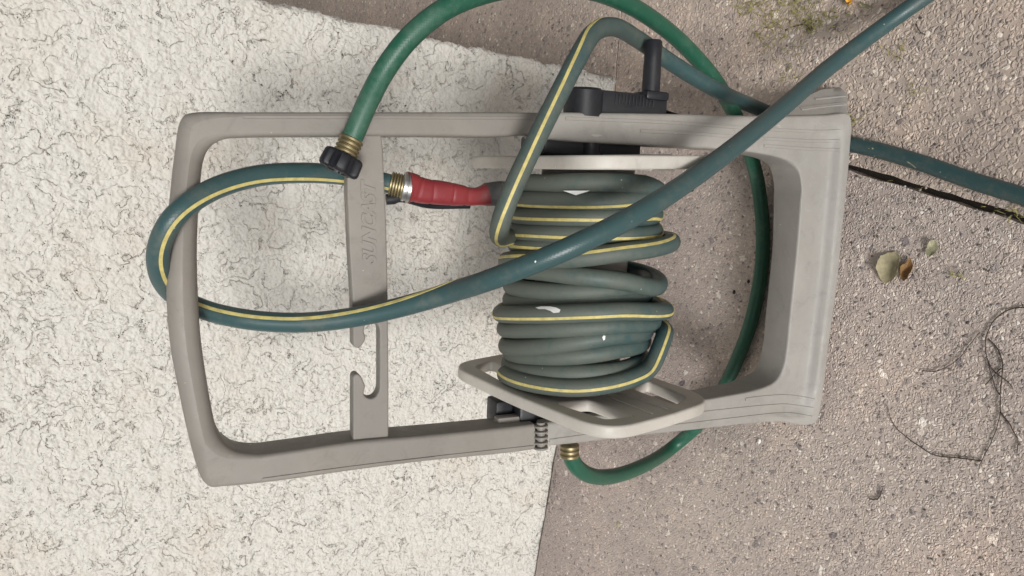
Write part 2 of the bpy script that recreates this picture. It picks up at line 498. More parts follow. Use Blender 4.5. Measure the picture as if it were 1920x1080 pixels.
me = bpy.data.meshes.new('wall'); me.from_pydata(V, [], F); me.update()
w = link('wall', me, M['stucco'], smooth=180)
tag(w, 'cream painted rough stucco wall ending in a corner behind the hose cart', 'wall')

# ============================================================ HOSE CART
cartE = empty('hose_cart', CO)
tag(cartE, 'taupe plastic hose reel cart standing on the pavement against the stucco wall', 'hose cart')

def section(w, D, rr, lip, flare):
    """closed cross section: (across from outer edge, depth); front corners radius rr"""
    rb = min(rr, .006) if rr < .012 else rr
    rr = min(rr, w*.499, D*.499); rb = min(rb, w*.499, D*.499)
    pts = []
    for k in range(5):                                   # outer front corner
        a = pi/2*k/4; pts.append((rr-rr*cos(a), rr-rr*sin(a)))
    for t in (.14, .19, .24, .29, .34, .40, .6, .8):
        pts.append((max(rr, min(w-rr, t*w)), 0))
    for k in range(5):
        a = pi/2*k/4; pts.append((w-rr+rr*sin(a), rr-rr*cos(a)))
    for k in range(4):
        a = pi/2*k/3; pts.append((w-rb+rb*cos(a), D-rb+rb*sin(a)))
    for k in range(4):
        a = pi/2*k/3; pts.append((rb-rb*sin(a), D-rb+rb*cos(a)))
    out = []
    for x, y in pts:
        yy = y
        if lip and y < D*.6: yy -= lip*(1-smoothstep(.16, .40, x/w))*(1-smoothstep(0, D*.6, y))
        xx = x-flare*smoothstep(0, D, y)*(1-smoothstep(0, w*.5, x))
        out.append((xx, yy))
    return out
def frame_strip(stations):
    """stations: outer px, inner px, depth, corner radius, lip, flare"""
    rows = []
    for (ox, oy, ix, iy, D, rr, lip, fl) in stations:
        a, b = loc(cart(ox, oy)), loc(cart(ix, iy))
        rows.append((a.x, a.z, 0, b.x, b.z, D, rr, lip, fl))
    rows = catmull(rows, 5)
    V = []; n = None
    for r in rows:
        a = Vector((r[0], r[1])); b = Vector((r[3], r[4])); d = b-a; w = d.length; d.normalize()
        sec = section(w, r[5], max(.0005, r[6]), max(0, r[7]), max(0, r[8])); n = len(sec)
        for x, y in sec:
            q = a+d*x; V.append(L(q.x, y, q.y))
    F = []
    for i in range(len(rows)-1):
        for k in range(n):
            k2 = (k+1) % n
            F.append((i*n+k, i*n+k2, (i+1)*n+k2, (i+1)*n+k))
    F.append(tuple(range(n))[::-1]); F.append(tuple((len(rows)-1)*n+k for k in range(n)))
    return V, F
D0 = .042
r0 = .0042
U = [(1010, 211, 1010, 251), (945, 210, 945, 256), (800, 210, 800, 255), (643, 210, 643, 255), (520, 210, 520, 255), (456, 210, 460, 256)]
US = [(*p, D0, r0, 0, 0) for p in U]
US += [(405, 209, 425, 259, D0, .006, 0, 0), (368, 209.5, 400, 271, D0, .009, 0, 0), (348, 214, 388, 286, .041, .012, 0, 0), (338, 228, 382, 306, .040, .016, 0, 0),
       (330, 274, 378, 345, .038, .019, 0, 0), (323, 330, 374, 395, .037, .019, 0, 0), (315, 420, 371, 470, .036, .019, 0, 0), (312, 540, 373, 565, .036, .019, 0, 0),
       (319, 648, 378, 640, .036, .019, 0, 0), (335, 736, 388, 712, .037, .019, 0, 0), (353, 820, 400, 780, .038, .018, 0, 0), (369, 880, 410, 815, .040, .015, 0, 0),
       (380, 906, 424, 836, .041, .011, 0, 0), (394, 917, 443, 848, D0, .008, 0, 0), (420, 915, 475, 853, D0, .006, 0, 0)]
US += [(*p, D0, r0, 0, 0) for p in [(511, 905, 540, 847), (652, 885, 662, 829), (800, 866, 800, 817), (951, 851, 951, 802), (1003, 844, 1003, 796)]]
uf = frame_strip(US)
upper = mesh('upper_frame', *uf, M['frame'], cartE, smooth=40)
LS = [(1015, 210, 1015, 260, D0, r0, 0, 0), (1060, 210, 1060, 264, D0, r0, 0, 0), (1120, 211, 1120, 268, D0, r0, 0, 0), (1200, 212, 1200, 272, D0, r0, 0, 0),
      (1300, 214, 1300, 277, D0, r0, 0, 0), (1380, 216, 1380, 282, D0, r0, 0, 0), (1440, 217, 1430, 289, .044, r0, 0, .002), (1500, 216, 1468, 298, .046, r0, .001, .002),
      (1545, 215, 1490, 311, .048, r0, .005, .002), (1578, 214, 1500, 328, .05, .002, .010, .001), (1583, 222, 1503, 346, .05, .002, .011, 0), (1580, 290, 1502, 378, .05, .003, .012, 0),
      (1573, 373, 1499, 420, .048, .003, .012, 0), (1566, 440, 1495, 470, .046, .003, .012, 0), (1560, 510, 1490, 520, .046, .003, .012, 0), (1548, 600, 1482, 595, .046, .003, .012, 0),
      (1539, 670, 1476, 655, .046, .003, .012, 0), (1533, 720, 1470, 688, .047, .003, .012, 0), (1528, 760, 1458, 712, .048, .003, .011, .006), (1522, 788, 1440, 724, .05, .003, .009, .02),
      (1506, 796, 1415, 732, .048, .004, .006, .02), (1467, 791, 1375, 740, .046, r0, .002, .012), (1397, 796, 1330, 748, .044, r0, 0, .005), (1303, 807, 1270, 757, D0, r0, 0, 0),
      (1210, 817, 1200, 768, D0, r0, 0, 0), (1084, 832, 1084, 786, D0, r0, 0, 0), (1017, 839, 1017, 794, D0, r0, 0, 0)]
lf = frame_strip(LS)
lower = mesh('lower_frame', *lf, M['foot'], cartE, smooth=40)
tag(lower, 'lighter grey lower frame flaring into a foot on the ground')

bvh = {k: BVHTree.FromPolygons([Vector(v) for v in g[0]], g[1]) for k, g in (('u', uf), ('l', lf))}
def on(tree, px, py, lift=0.0):
    d = ray(px, py).normalized()
    p, n, i, q = tree.ray_cast(EYE, d)
    if p is None: return None, None
    if n.dot(d) > 0: n = -n
    return p+n*lift, n
def strip_on(tree, pts, width, height, step=.004):
    """a low raised rib along points of a surface"""
    P = catmull([(x, y, 0) for x, y in pts], 12)
    rows = []
    last = None
    for q in P:
        p, n = on(tree, q[0], q[1])
        if p is None: continue
        if last is not None and (p-last).length < step: continue
        rows.append((p, n)); last = p
    V = []; F = []
    for i, (p, n) in enumerate(rows):
        t = (rows[min(i+1, len(rows)-1)][0]-rows[max(i-1, 0)][0]).normalized()
        s = t.cross(n).normalized()
        for a, b in ((-1, -.6), (-.75, 1), (.75, 1), (1, -.6)): V.append(p+s*a*width/2+n*b*height)
    for i in range(len(rows)-1):
        for k in range(3): F.append((i*4+k, i*4+k+1, (i+1)*4+k+1, (i+1)*4+k))
    if len(rows) > 1: F += [(0, 1, 2, 3), tuple(len(V)-4+k for k in (3, 2, 1, 0))]
    return V, F
for pts in ([(456, 219.5), (700, 220), (900, 221), (1003, 221.5)], [(492, 899), (652, 877), (800, 859), (900, 848), (1000, 837)]):
    mesh('rib', *strip_on(bvh['u'], pts, .0034, .0011), M['frame'], upper, smooth=30)
for pts in ([(1060, 222), (1240, 229), (1400, 240), (1520, 246), (1576, 245)], [(1200, 245.5), (1300, 250.5), (1383, 256.5), (1453, 261), (1523, 264.5), (1574, 264)],
            [(1432, 273), (1480, 277), (1530, 280), (1574, 281)],
            [(1397, 748.5), (1430, 744.5), (1470, 742), (1500, 745), (1527, 750)], [(1240, 783), (1350, 770), (1440, 761), (1475, 759.5), (1500, 763), (1524, 766)],
            [(1030, 826), (1120, 814), (1240, 801), (1350, 788), (1440, 778), (1475, 776), (1500, 779), (1522, 782)]):
    mesh('rib', *strip_on(bvh['l'], pts, .0042, .0011), M['foot'], lower, smooth=30)
# the right foot flares out sideways behind its front face
def flare_pt(u, v):
    A_, B_, C_, D_ = Vector((1425, 221, .008)), Vector((1540, 168, .034)), Vector((1589, 162, .030)), Vector((1588, 221, -.006))
    p0 = A_*(1-u)+D_*u; p1 = (A_*(1-min(1, u*1.6))+B_*min(1, u*1.6)) if u < .625 else B_*(1-(u-.625)/.375)+C_*((u-.625)/.375)
    p = p0*(1-v)+p1*v
    lipf = smoothstep(.80, .95, u)*.004
    return cart(p.x, p.y, p.z-lipf)
nu, nv = 24, 6
V = [flare_pt(i/nu, j/nv) for i in range(nu+1) for j in range(nv+1)]
nn_ = len(V); V += [v+CY*.016 for v in V]; F = []
ix = lambda i, j: i*(nv+1)+j
for i in range(nu):
    for j in range(nv):
        F.append((ix(i, j), ix(i+1, j), ix(i+1, j+1), ix(i, j+1))); F.append(tuple(nn_+k for k in (ix(i, j+1), ix(i+1, j+1), ix(i+1, j), ix(i, j))))
for i in range(nu):
    F.append((ix(i, nv), ix(i+1, nv), nn_+ix(i+1, nv), nn_+ix(i, nv))); F.append((ix(i+1, 0), ix(i, 0), nn_+ix(i, 0), nn_+ix(i+1, 0)))
for j in range(nv):
    F.append((ix(nu, j), ix(nu, j+1), nn_+ix(nu, j+1), nn_+ix(nu, j)))
flare = mesh('foot_flare', V, F, M['foot'], lower, smooth=40)
ft = BVHTree.FromPolygons([Vector(v) for v in V], F)
RIBS_FLARE = ([(1500, 203), (1545, 197), (1586, 193)], [(1502, 205.5), (1545, 200), (1586, 196)], [(1528, 186), (1560, 182.5), (1586, 180)])
for pts in RIBS_FLARE:
    mesh('flare_rib', *strip_on(ft, pts, .0030, .0011), M['foot'], lower, smooth=30)
# crossbar with the two hose hooks
cbY = .006
def cp(px, py, y): q = loc(cart(px, py, y)); return (q.x, q.z)
outl = [(652, 252), (715, 250), (717.5, 270), (724.5, 414), (727, 520), (729, 700), (729, 812), (728, 826), (662, 832), (662, 819), (662, 706), (669, 700), (676.5, 704),
        (686, 725), (682, 734), (683.5, 743), (694, 748.5), (704.6, 745), (711.7, 732), (712, 690), (712, 650), (712, 616), (705, 604), (694, 603), (684, 611), (682, 622), (687, 634), (678, 650), (669, 654), (662, 648), (661, 560), (656, 480), (651, 360)]
V2 = round_poly([cp(x, y, cbY) for x, y in outl], .0035, 3)
cbv = plate([V2], CO+CY*cbY, CX, CZ, CY, .016, .0016)
crossbar = mesh('crossbar', *cbv, M['frame'], cartE, smooth=40)
# moulded lettering along the crossbar
cu = bpy.data.curves.new('lettering', 'FONT'); cu.body = 'SUNCAST'; cu.size = .0185; cu.shear = .35; cu.offset = .0006; cu.space_character = 1.04; cu.extrude = .0010; cu.bevel_depth = .0002
ob = bpy.data.objects.new('t', cu); me = bpy.data.meshes.new_from_object(ob); bpy.data.objects.remove(ob)
ta, tb = Vector(cp(704.5, 496, cbY)), Vector(cp(701.5, 336, cbY))
tx = (tb-ta); tl = tx.length; tx.normalize(); ty = Vector((-tx.y, tx.x))
xs = [v.co.x for v in me.vertices]; kx = tl/(max(xs)-min(xs))
V = []
for v in me.vertices:
    q = ta+tx*((v.co.x-min(xs))*kx)+ty*v.co.y
    V.append(L(q.x, cbY-.0001-v.co.z, q.y))
mesh('lettering', V, [tuple(p.vertices) for p in me.polygons], M['frame'], crossbar, smooth=30)
cu2 = bpy.data.curves.new('mark', 'FONT'); cu2.body = '®'; cu2.size = .0085; cu2.extrude = .0002
ob = bpy.data.objects.new('t', cu2); me2 = bpy.data.meshes.new_from_object(ob); bpy.data.objects.remove(ob)
tb2 = Vector(cp(689, 330, cbY))
mesh('registered_mark', [L((tb2+tx*v.co.x+ty*v.co.y).x, cbY-.0001-v.co.z, (tb2+tx*v.co.x+ty*v.co.y).y) for v in me2.vertices], [tuple(p.vertices) for p in me2.polygons], M['frame'], crossbar, smooth=30)

# hinge knuckles at the left rail, dark slot beside them
h0, h1 = loc(cart(1017, 845, -.004)), loc(cart(1017, 794, -.004))
hax = (L(h1.x, h1.y, h1.z)-L(h0.x, h0.y, h0.z)); hl = hax.length
prof = []
nk = 5
for k in range(nk):
    a = hl*k/nk; b = hl*(k+1)/nk
    R_ = .0082
    mesh('hinge_ring', *lathe(L(h0.x, h0.y+.004, h0.z), hax, [(a+.0006, R_*.8), (a+.0014, R_), (b-.0030, R_), (b-.0022, R_*.8), (b-.0022, R_*.6), (b+.0004, R_*.6)], 20), M['frame'], cartE)
sl_ = [cp(1003.5, 806, .0), cp(1009, 806, .0), cp(1009, 832, .0), cp(1003.5, 833, .0)]
mesh('hinge_slot', *plate([sl_], CO+CY*(-.0004), CX, CZ, CY, .004, .0003), M['black'], cartE)
mesh('hinge_block', *slab(L(0, 0, 0), CX, CY, CZ, loc(cart(1010, 836)).x, loc(cart(1010, 798)).x, .006, D0-.004, loc(cart(1030, 820)).z, loc(cart(996, 820)).z, .001), M['black'], cartE)
mesh('hinge_block', *slab(L(0, 0, 0), CX, CY, CZ, loc(cart(1010, 252)).x, loc(cart(1010, 212)).x, .004, D0-.004, loc(cart(1030, 230)).z, loc(cart(996, 230)).z, .001), M['black'], cartE)
# ---- reel
TILT = radians(2)
RX = CX*cos(TILT)-CY*sin(TILT)                        # reel axis
RY = CX*sin(TILT)+CY*cos(TILT)
RO = L(-.017, .022, .366)
def rl(a, y, z): return RO+RX*a+RY*y+CZ*z
A_L, A_R = -.130, .130
def flange(c, yaw, pitch, c1, c2):
    """rectangular flange with rounded corners and slots, bent a little off square by the hose"""
    n = CX*cos(yaw)-CY*sin(yaw); n = (n*cos(pitch)+CZ*sin(pitch)).normalized()
    ey = (CY-n*CY.dot(n)).normalized(); ez = n.cross(ey)
    e1, e2 = Vector(c1).normalized(), Vector(c2)
    e2 = (e2-e1*e2.dot(e1)).normalized()
    h1_, h2_ = .131, .092
    F2 = lambda x, y: tuple(e1*x+e2*y)
    lo = round_poly([F2(h1_, h2_), F2(0, h2_+.006), F2(-h1_, h2_), F2(-h1_-.004, 0), F2(-h1_, -h2_), F2(0, -h2_-.006), F2(h1_, -h2_), F2(h1_+.004, 0)], [.042, .02]*4, 8)
    loops = [lo]
    for s1 in (-1, 1):
        for s2 in (-1, 1):
            q = [F2(s1*.116, s2*.034), F2(s1*.106, s2*.068), F2(s1*.044, s2*.077), F2(s1*.056, s2*.037)]
            loops.append(round_poly(q, .007, 4))
    V, F = plate(loops, c-n*.0068, ey, ez, n, .0136, .0025)
    o = mesh('flange', V, F, M['flange'], cartE, smooth=40)
    for s1 in (-1, 1):
        for s2 in (-1, 1):                              # stiffening ribs on the faces
            p0, p1 = Vector(F2(s1*.04, s2*.010)), Vector(F2(s1*.122, s2*.013))
            d = (p1-p0).normalized(); nrm = Vector((-d.y, d.x))
            X1, Y1 = ey*d.x+ez*d.y, ey*nrm.x+ez*nrm.y
            for sd in (-1, 1):
                vv, ff = slab(c+n*sd*.0068+ey*p0.x+ez*p0.y, X1, Y1, n, 0, (p1-p0).length, -.0011, .0011, -.0012, .0012, .0005)
                mesh('rib', vv, ff, M['flange'], o)
    return o
flange(L(-.147, .022, .364), radians(3), 0, (-.17, -.05), (.03, -.15))
flange(L(.1125, .017, .366), radians(.5), radians(2.7), (-.20, -.02), (.03, -.15))
mesh('drum', *lathe(rl(A_L+.006, 0, 0), RX, [(0, .052), (A_R-A_L-.012, .052)], 32), M['frame'], cartE)
mesh('axle', *lathe(rl(-.17, 0, 0), RX, [(0, .012), (.325, .012)], 20), M['black'], cartE)
# black bearing housings between the flanges and the rails
rx = loc(cart(1110, 262)).x
mesh('bearing_housing', *slab(L(0, 0, 0), CX, CY, CZ, rx-.018, rx+.004, .012, .075, .30, .425, .004), M['black'], cartE)
lx = loc(cart(1060, 790)).x
mesh('bearing_housing', *slab(L(0, 0, 0), CX, CY, CZ, lx-.008, lx+.022, .014, .060, .335, .44, .004), M['black'], cartE)
mesh('bearing_bracket', *slab(L(0, 0, 0), CX, CY, CZ, lx-.010, lx+.006, .016, .030, .425, .466, .003), M['frame'], cartE)
mesh('bearing_bracket', *slab(L(0, 0, 0), CX, CY, CZ, lx-.008, lx+.020, .0305, .060, .4405, .462, .003), M['black'], cartE)
# crank on the right, grip pointing out to the side
ck = empty('crank', L(.16, .02, .38)); 
bpy.data.objects.remove(ck)
cyk = .012
c0, c1 = loc(cart(1076, 211, cyk)), loc(cart(1244, 211, cyk))
ct = loc(cart(1150, 170, cyk))
xa, xb = c1.x-.008, ct.x-.001
crank = mesh('crank_arm', *slab(L(0, 0, 0), CX, CY, CZ, xa, xb, .004, .040, c1.z, c0.z, .0035), M['black'], cartE)
hub = mesh('crank_hub', *lathe(L(xa-.004, .020, c0.z-.016), CX, [(0, .022), (xb-xa+.002, .022), (xb-xa+.005, .019)], 28), M['black'], cartE)
for k in range(12):
    zz = c1.z+.020+k*.0045
    mesh('crank_rib', *slab(L(0, 0, 0), CX, CY, CZ, xa+.012, xb-.003, .0028, .006, zz, zz+.0016, .0003), M['black'], crank)
g0 = loc(cart(1222, 170, cyk)); g1 = loc(cart(1222, 65, cyk))
mesh('crank_socket', *slab(L(0, 0, 0), CX, CY, CZ, xb-.006, xb+.004, 0, .032, c1.z+.001, c1.z+.032, .003), M['black'], crank)
mesh('crank_grip', *lathe(L(xb, .014, g0.z), CX, [(0, .0105), (.004, .0103), (.040, .0098), (g1.x-g0.x-.002, .0098), (g1.x-g0.x, .0085)], 24), M['black'], cartE)
# inlet fitting on the left end of the axle
ia = loc(cart(1067, 826, .02)); ib = loc(cart(1068, 852, .02))
mesh('inlet_fitting', *lathe(L(ia.x+.012, .02, ia.z), L(ib.x, .02, ib.z)-L(ia.x, .02, ia.z), [(0, .010), (.008, .010)], 20), M['brass'], cartE)

# ============================================================ HOSES
RH = .0099
def cyl(px, py, r):
    """point of the reel cylinder of radius r seen at a photo point: (angle, axial)"""
    d = ray(px, py).normalized()
    o = EYE-RO
    ox, oy = o.dot(RY), o.dot(CZ); dx, dy = d.dot(RY), d.dot(CZ)
    a = dx*dx+dy*dy; b = ox*dx+oy*dy; c = ox*ox+oy*oy-r*r
    disc = b*b-a*c
    t = (-b-sqrt(disc))/a if disc > 0 else -b/a
    p = o+d*t
    return atan2(p.dot(CZ), -p.dot(RY)), p.dot(RX)        # 0 towards the viewer, +90 up
# each turn as seen on the front: points from its top to its bottom, stripe angle
# stripe: degrees round the hose away from the viewer (positive = to the left of travel), 180 = hidden
W = [
 ([(946, 700, .084), (1000, 720, .084), (1080, 728, .086), (1180, 712, .092), (1236, 684, .100), (1266, 652, .104), (1266, 618, .104), (1246, 598, .100)], 20),
 ([(948, 686, .077), (1000, 697, .076), (1080, 699, .076), (1150, 694, .076), (1206, 672, .076)], 180),
 ([(960, 662, .074), (1010, 668, .075), (1080, 667, .076), (1160, 654, .077), (1222, 640, .077)], 180),
 ([(930, 649, .082), (1000, 651, .082), (1080, 640, .080), (1150, 628, .080), (1222, 620, .079)], 180),
 ([(926, 617, .084), (1000, 617, .084), (1080, 615, .084), (1160, 610, .085), (1240, 604, .086)], 180),
 ([(922, 588, .090), (1000, 589, .092), (1080, 587, .095), (1170, 584, .098), (1262, 585, .101)], 28),
 ([(934, 562, .080), (1000, 567, .077), (1080, 565, .076), (1150, 560, .076), (1215, 548, .076)], 180),
 ([(940, 535, .079), (1000, 543, .079), (1080, 545, .079), (1150, 541, .078), (1215, 532, .076)], 180),
 ([(965, 505, .078), (1020, 508, .080), (1080, 514, .084), (1160, 522, .090), (1228, 540, .095)], 180),
 ([(928, 490, .086), (1000, 488, .088), (1080, 484, .091), (1170, 470, .096), (1262, 452, .101)], -28),
 ([(948, 459, .077), (1000, 464, .077), (1080, 466, .076), (1150, 462, .076), (1215, 455, .076)], 12),
 ([(950, 433, .080), (1000, 438, .080), (1080, 442, .080), (1150, 442, .080), (1218, 438, .079)], 22),
 ([(956, 401, .079), (1000, 406, .079), (1080, 409, .079), (1150, 410, .079), (1218, 407, .079)], 16),
 ([(966, 370, .080), (1010, 374, .080), (1080, 377, .080), (1140, 377, .080), (1205, 372, .079)], 40),
 ([(1016, 343, .076), (1050, 342, .080), (1080, 341, .083), (1150, 342, .084), (1214, 346, .084)], 180),
]
keys = []   # unwrapped angle (decreasing), axial, radius, stripe
base = 0
for i, (pts, st) in enumerate(W):
    for (px, py, r) in pts:
        th, a = cyl(px, py, r)
        keys.append((th-2*pi*i, a, r, radians(st)))
    e = keys[-1]
    if i+1 < len(W):
        th2, a2 = cyl(*W[i+1][0][0]); th2 -= 2*pi*(i+1)
        for f in (.33, .66):
            keys.append((e[0]+(th2-e[0])*f, e[1]+(a2-e[1])*f, .077, pi if f == .33 else (pi if W[i+1][1] == 180 else radians(W[i+1][1]))))
# last run: behind the reel from turn 0 back up to the top left of the exit
e = keys[-1]
thx, ax_ = cyl(948, 452, .084); thx = thx-2*pi*len(W)+radians(25)
for f in (.35, .7, 1.0): keys.append((e[0]+(thx-e[0])*f, e[1]+(ax_-e[1])*f, .080+.006*f, radians(180 if f < 1 else 260)))
K = np.array(keys)
K = K[np.argsort(-K[:, 0])]
K[:, 3] = np.unwrap(K[:, 3])
ths = np.arange(K[0, 0], K[-1, 0], -radians(2.5))
def interp(col): return np.interp(-ths, -K[:, 0], K[:, col])
def sm(x, n=13):
    k = np.hanning(n+2)[1:-1]; k /= k.sum(); return np.convolve(np.pad(x, n//2, 'edge'), k, 'valid')
aa, rr_, ss = sm(interp(1)), sm(interp(2)), interp(3)
aa = aa+np.array([.0014*sin(t*1.37+1)*sin(t*.53) for t in ths]); rr_ = rr_+np.array([.0016*sin(t*2.3)*sin(t*.71+2) for t in ths])
coil = [tuple(rl(a, -cos(t)*r, sin(t)*r))+(s, .62+.42*sin(t)) for t, a, r, s in zip(ths, aa, rr_, ss)]
# free run: (px, py, depth in front(-)/behind(+) of the cart face or 'g', stripe, dust)
def cv(px, py, y, st, du): return tuple(cart(px, py, y))+(radians(st), du)
def gv(px, py, z, st, du): return tuple(ground(px, py, z))+(radians(st), du)
def pv(v, st, du): return tuple(v)+(radians(st), du)
run1 = [cv(936, 430, -.050, 350, .8), cv(955, 370, -.062, 6, .7), cv(1004, 265, -.060, 0, .6), cv(1054, 165, -.055, -8, .5), cv(1090, 96, -.045, -22, .5),
        cv(1112, 62, -.030, -50, .5), cv(1148, 50, -.005, -130, .5), cv(1196, 74, .035, -180, .5), cv(1262, 120, .055, -180, .35), cv(1340, 167, .06, -180, .2)]
run1 += [gv(1432, 208, .030, 180, .2), gv(1500, 238, .012, 180, .2), gv(1560, 262, RH, 180, .2), gv(1640, 280, RH, 180, .2), gv(1720, 303, RH, 180, .2), gv(1820, 338, RH, 180, .15), gv(1925, 370, RH, 180, .15)]
pA = ground(1925, 370, RH); dA = (pA-ground(1820, 338, RH)).normalized()
pB = ground(1900, -125, RH)
run1 += [pv(pA+dA*.25, 180, .2), pv(pA+dA*.5+Vector((.12, 0, 0)), 180, .2), pv(pA+Vector((.42, -.42, 0)), 180, .2), pv(pA+Vector((.62, -.1, 0)), 180, .2),
         pv(pB+Vector((.22, .02, 0)), 180, .2), pv(pB+Vector((.06, .0, .002)), 180, .2)]
run2 = [gv(1810, -62, RH, 180, .15), gv(1728, -2, .02, 180, .15), gv(1655, 50, .045, 180, .15), cv(1560, 122, -.045, 180, .1), cv(1460, 208, -.080, 180, .1), cv(1340, 304, -.118, 180, .1), cv(1200, 398, -.150, 180, .15), cv(1060, 468, -.148, 180, .15),
        cv(920, 524, -.105, 150, .15), cv(850, 547, -.064, 80, .15), cv(780, 568, -.040, 48, .15), cv(690, 590, -.014, 34, .15), cv(600, 603, .006, 26, .15), cv(540, 605, .018, 22, .15), cv(455, 598, .034, 20, .15),
        cv(375, 578, .053, 18, .2), cv(322, 548, .040, 16, .2), cv(298, 505, .012, 14, .2), cv(299, 460, -.006, 16, .2), cv(325, 408, -.017, 22, .2), cv(385, 362, -.010, 28, .2), cv(470, 332, .006, 32, .2),
        cv(560, 324, .022, 36, .2), cv(640, 328, .036, 38, .2), cv(700, 337, .040, 36, .2), cv(734, 345, .040, 34, .2)]
ctl = [list(c) for c in [coil[-1]]+run1+run2]
for a_, v_ in zip(ctl, np.unwrap([c[3] for c in ctl])): a_[3] = v_
free = catmull(ctl, 14)[1:]
path = np.vstack([np.array(coil), np.array(free)])
path = resample(path, .0042)
P3 = path[:, :3]
for c in range(3): P3[:, c] = sm(P3[:, c], 7)
def hose_mesh(P3, R, dust, sides=18, wob=0):
    V, F = tube(P3, R, sides)
    me = bpy.data.meshes.new('hose'); me.from_pydata([tuple(v) for v in V], [], F); me.update()
    at = me.attributes.new('dust', 'FLOAT', 'POINT')
    at.data.foreach_set('value', np.repeat(np.array(dust, dtype=np.float32), sides))
    d = np.r_[0, np.cumsum(np.linalg.norm(np.diff(P3, axis=0), axis=1))]
    uv = me.uv_layers.new(name='UVMap'); U_ = np.zeros((len(me.loops), 2), np.float32)
    circ = 2*pi*R
    for p in me.polygons:
        if len(p.vertices) > 4: continue
        k = p.index % sides; i = p.index//sides
        for li, (ii, kk) in zip(p.loop_indices, ((i, k), (i, k+1), (i+1, k+1), (i+1, k))):
            U_[li] = (kk/sides, d[ii]/circ)
    uv.data.foreach_set('uv', U_.ravel())
    return me
hoseE = mesh('x', [(0, 0, 0)], [], M['hose']); bpy.data.objects.remove(hoseE)
hbase = ground(1640, 285)
hE = empty('garden_hose', hbase)
tag(hE, 'dusty teal garden hose with yellow stripe wound on the reel and round the handle', 'garden hose')
hm = hose_mesh(P3, RH, path[:, 4], 18)
link('tube', hm, M['hose'], hE, smooth=60)
# the stripe: a slightly raised ribbon on the hose's surface
T = np.gradient(P3, axis=0); T /= np.linalg.norm(T, axis=1)[:, None]
eye = np.array(EYE)
V = []; F = []; seg = 0
sa = sm(path[:, 3], 9)
run = []
for i in range(len(P3)):
    w_ = eye-P3[i]; w_ -= T[i]*(w_@T[i]); w_ /= np.linalg.norm(w_)
    s_ = np.cross(T[i], w_)
    hw = .0017/RH
    ring = []
    for k in (-1, -.9, 0, .9, 1):
        ang = sa[i]+hw*k; rad_ = RH+(.00045 if abs(k) < 1 else -.0003)
        ring.append(P3[i]+rad_*(cos(ang)*w_+sin(ang)*s_))
    V += ring
    if i:
        b = i*5
        for k in range(4): F.append((b-5+k, b-4+k, b+k+1, b+k))
mesh('stripe', V, F, M['stripe'], hE, smooth=60)
bh = BVHTree.FromPolygons([Vector(v.co)+hbase for v in hm.vertices], [tuple(p.vertices) for p in hm.polygons])
def decal(name, pts, mat, parent, lift=.0004, tree=bh):
    """thin skin of paint laid on a surface"""
    V = []
    for x, y in pts:
        p, n = on(tree, x, y, lift)
        if p is not None: V.append(p)
    if len(V) < 3: return
    c = sum(V, Vector())/len(V)
    pc, nc = on(tree, sum(x for x, y in pts)/len(pts), sum(y for x, y in pts)/len(pts), lift*1.5)
    V.append(pc or c)
    n = len(V)-1
    return mesh(name, V, [(i, (i+1) % n, n) for i in range(n)], mat, parent)
decal('paint_fleck', [(1004, 577), (1015, 575), (1032, 575), (1043, 577), (1051, 581), (1049, 586), (1038, 587), (1032, 583), (1022, 580), (1010, 580)], M['white'], hE)
decal('paint_fleck', [(1129, 632), (1132, 628), (1135, 630), (1134, 637), (1131, 638)], M['white'], hE)
decal('paint_fleck', [(1002, 491), (1004, 488), (1006, 490), (1004, 493)], M['white'], hE)
for a_, b_ in (((1618, 262), (1638, 296)), ((1630, 264), (1640, 293)), ((1700, 303), (1718, 315))):
    q = [(a_[0], a_[1]), (a_[0]+3, a_[1]), ((a_[0]+b_[0])/2+3, (a_[1]+b_[1])/2), (b_[0]+1, b_[1]), (b_[0]-1, b_[1]), ((a_[0]+b_[0])/2, (a_[1]+b_[1])/2)]
    decal('scuff_mark', q, M['leaf_pale'], hE, .0003)
# brass end of the hose, seated in the nozzle
def fitting(pA_, pB_, r, n, mat, name, parent):
    ax = (pB_-pA_); l = ax.length; pr = []
    for k in range(n):
        a = l*k/n
        pr += [(a, r*.86), (a+l/n*.25, r), (a+l/n*.7, r), (a+l/n*.97, r*.86)]
    return mesh(name, *lathe(pA_, ax, pr, 28), mat, parent)
n0 = cart(731, 344, .040); n1 = cart(757, 350, .036)
fitting(n0, n1, .0128, 5, M['brass'], 'brass_coupling', hE)
# white wrapper corner showing between the turns
wp = [cyl(x, y, .0925) for x, y in ((1056, 357.5), (1106, 357.5), (1080, 366))]
Vw = [rl(a, -cos(t)*.0925, sin(t)*.0925) for t, a in wp]; Vw += [v+RY*.0012 for v in Vw]
mesh('paper_tag', Vw, [(0, 1, 2), (3, 5, 4), (0, 3, 4, 1), (1, 4, 5, 2), (2, 5, 3, 0)], M['white'], hE, smooth=0)

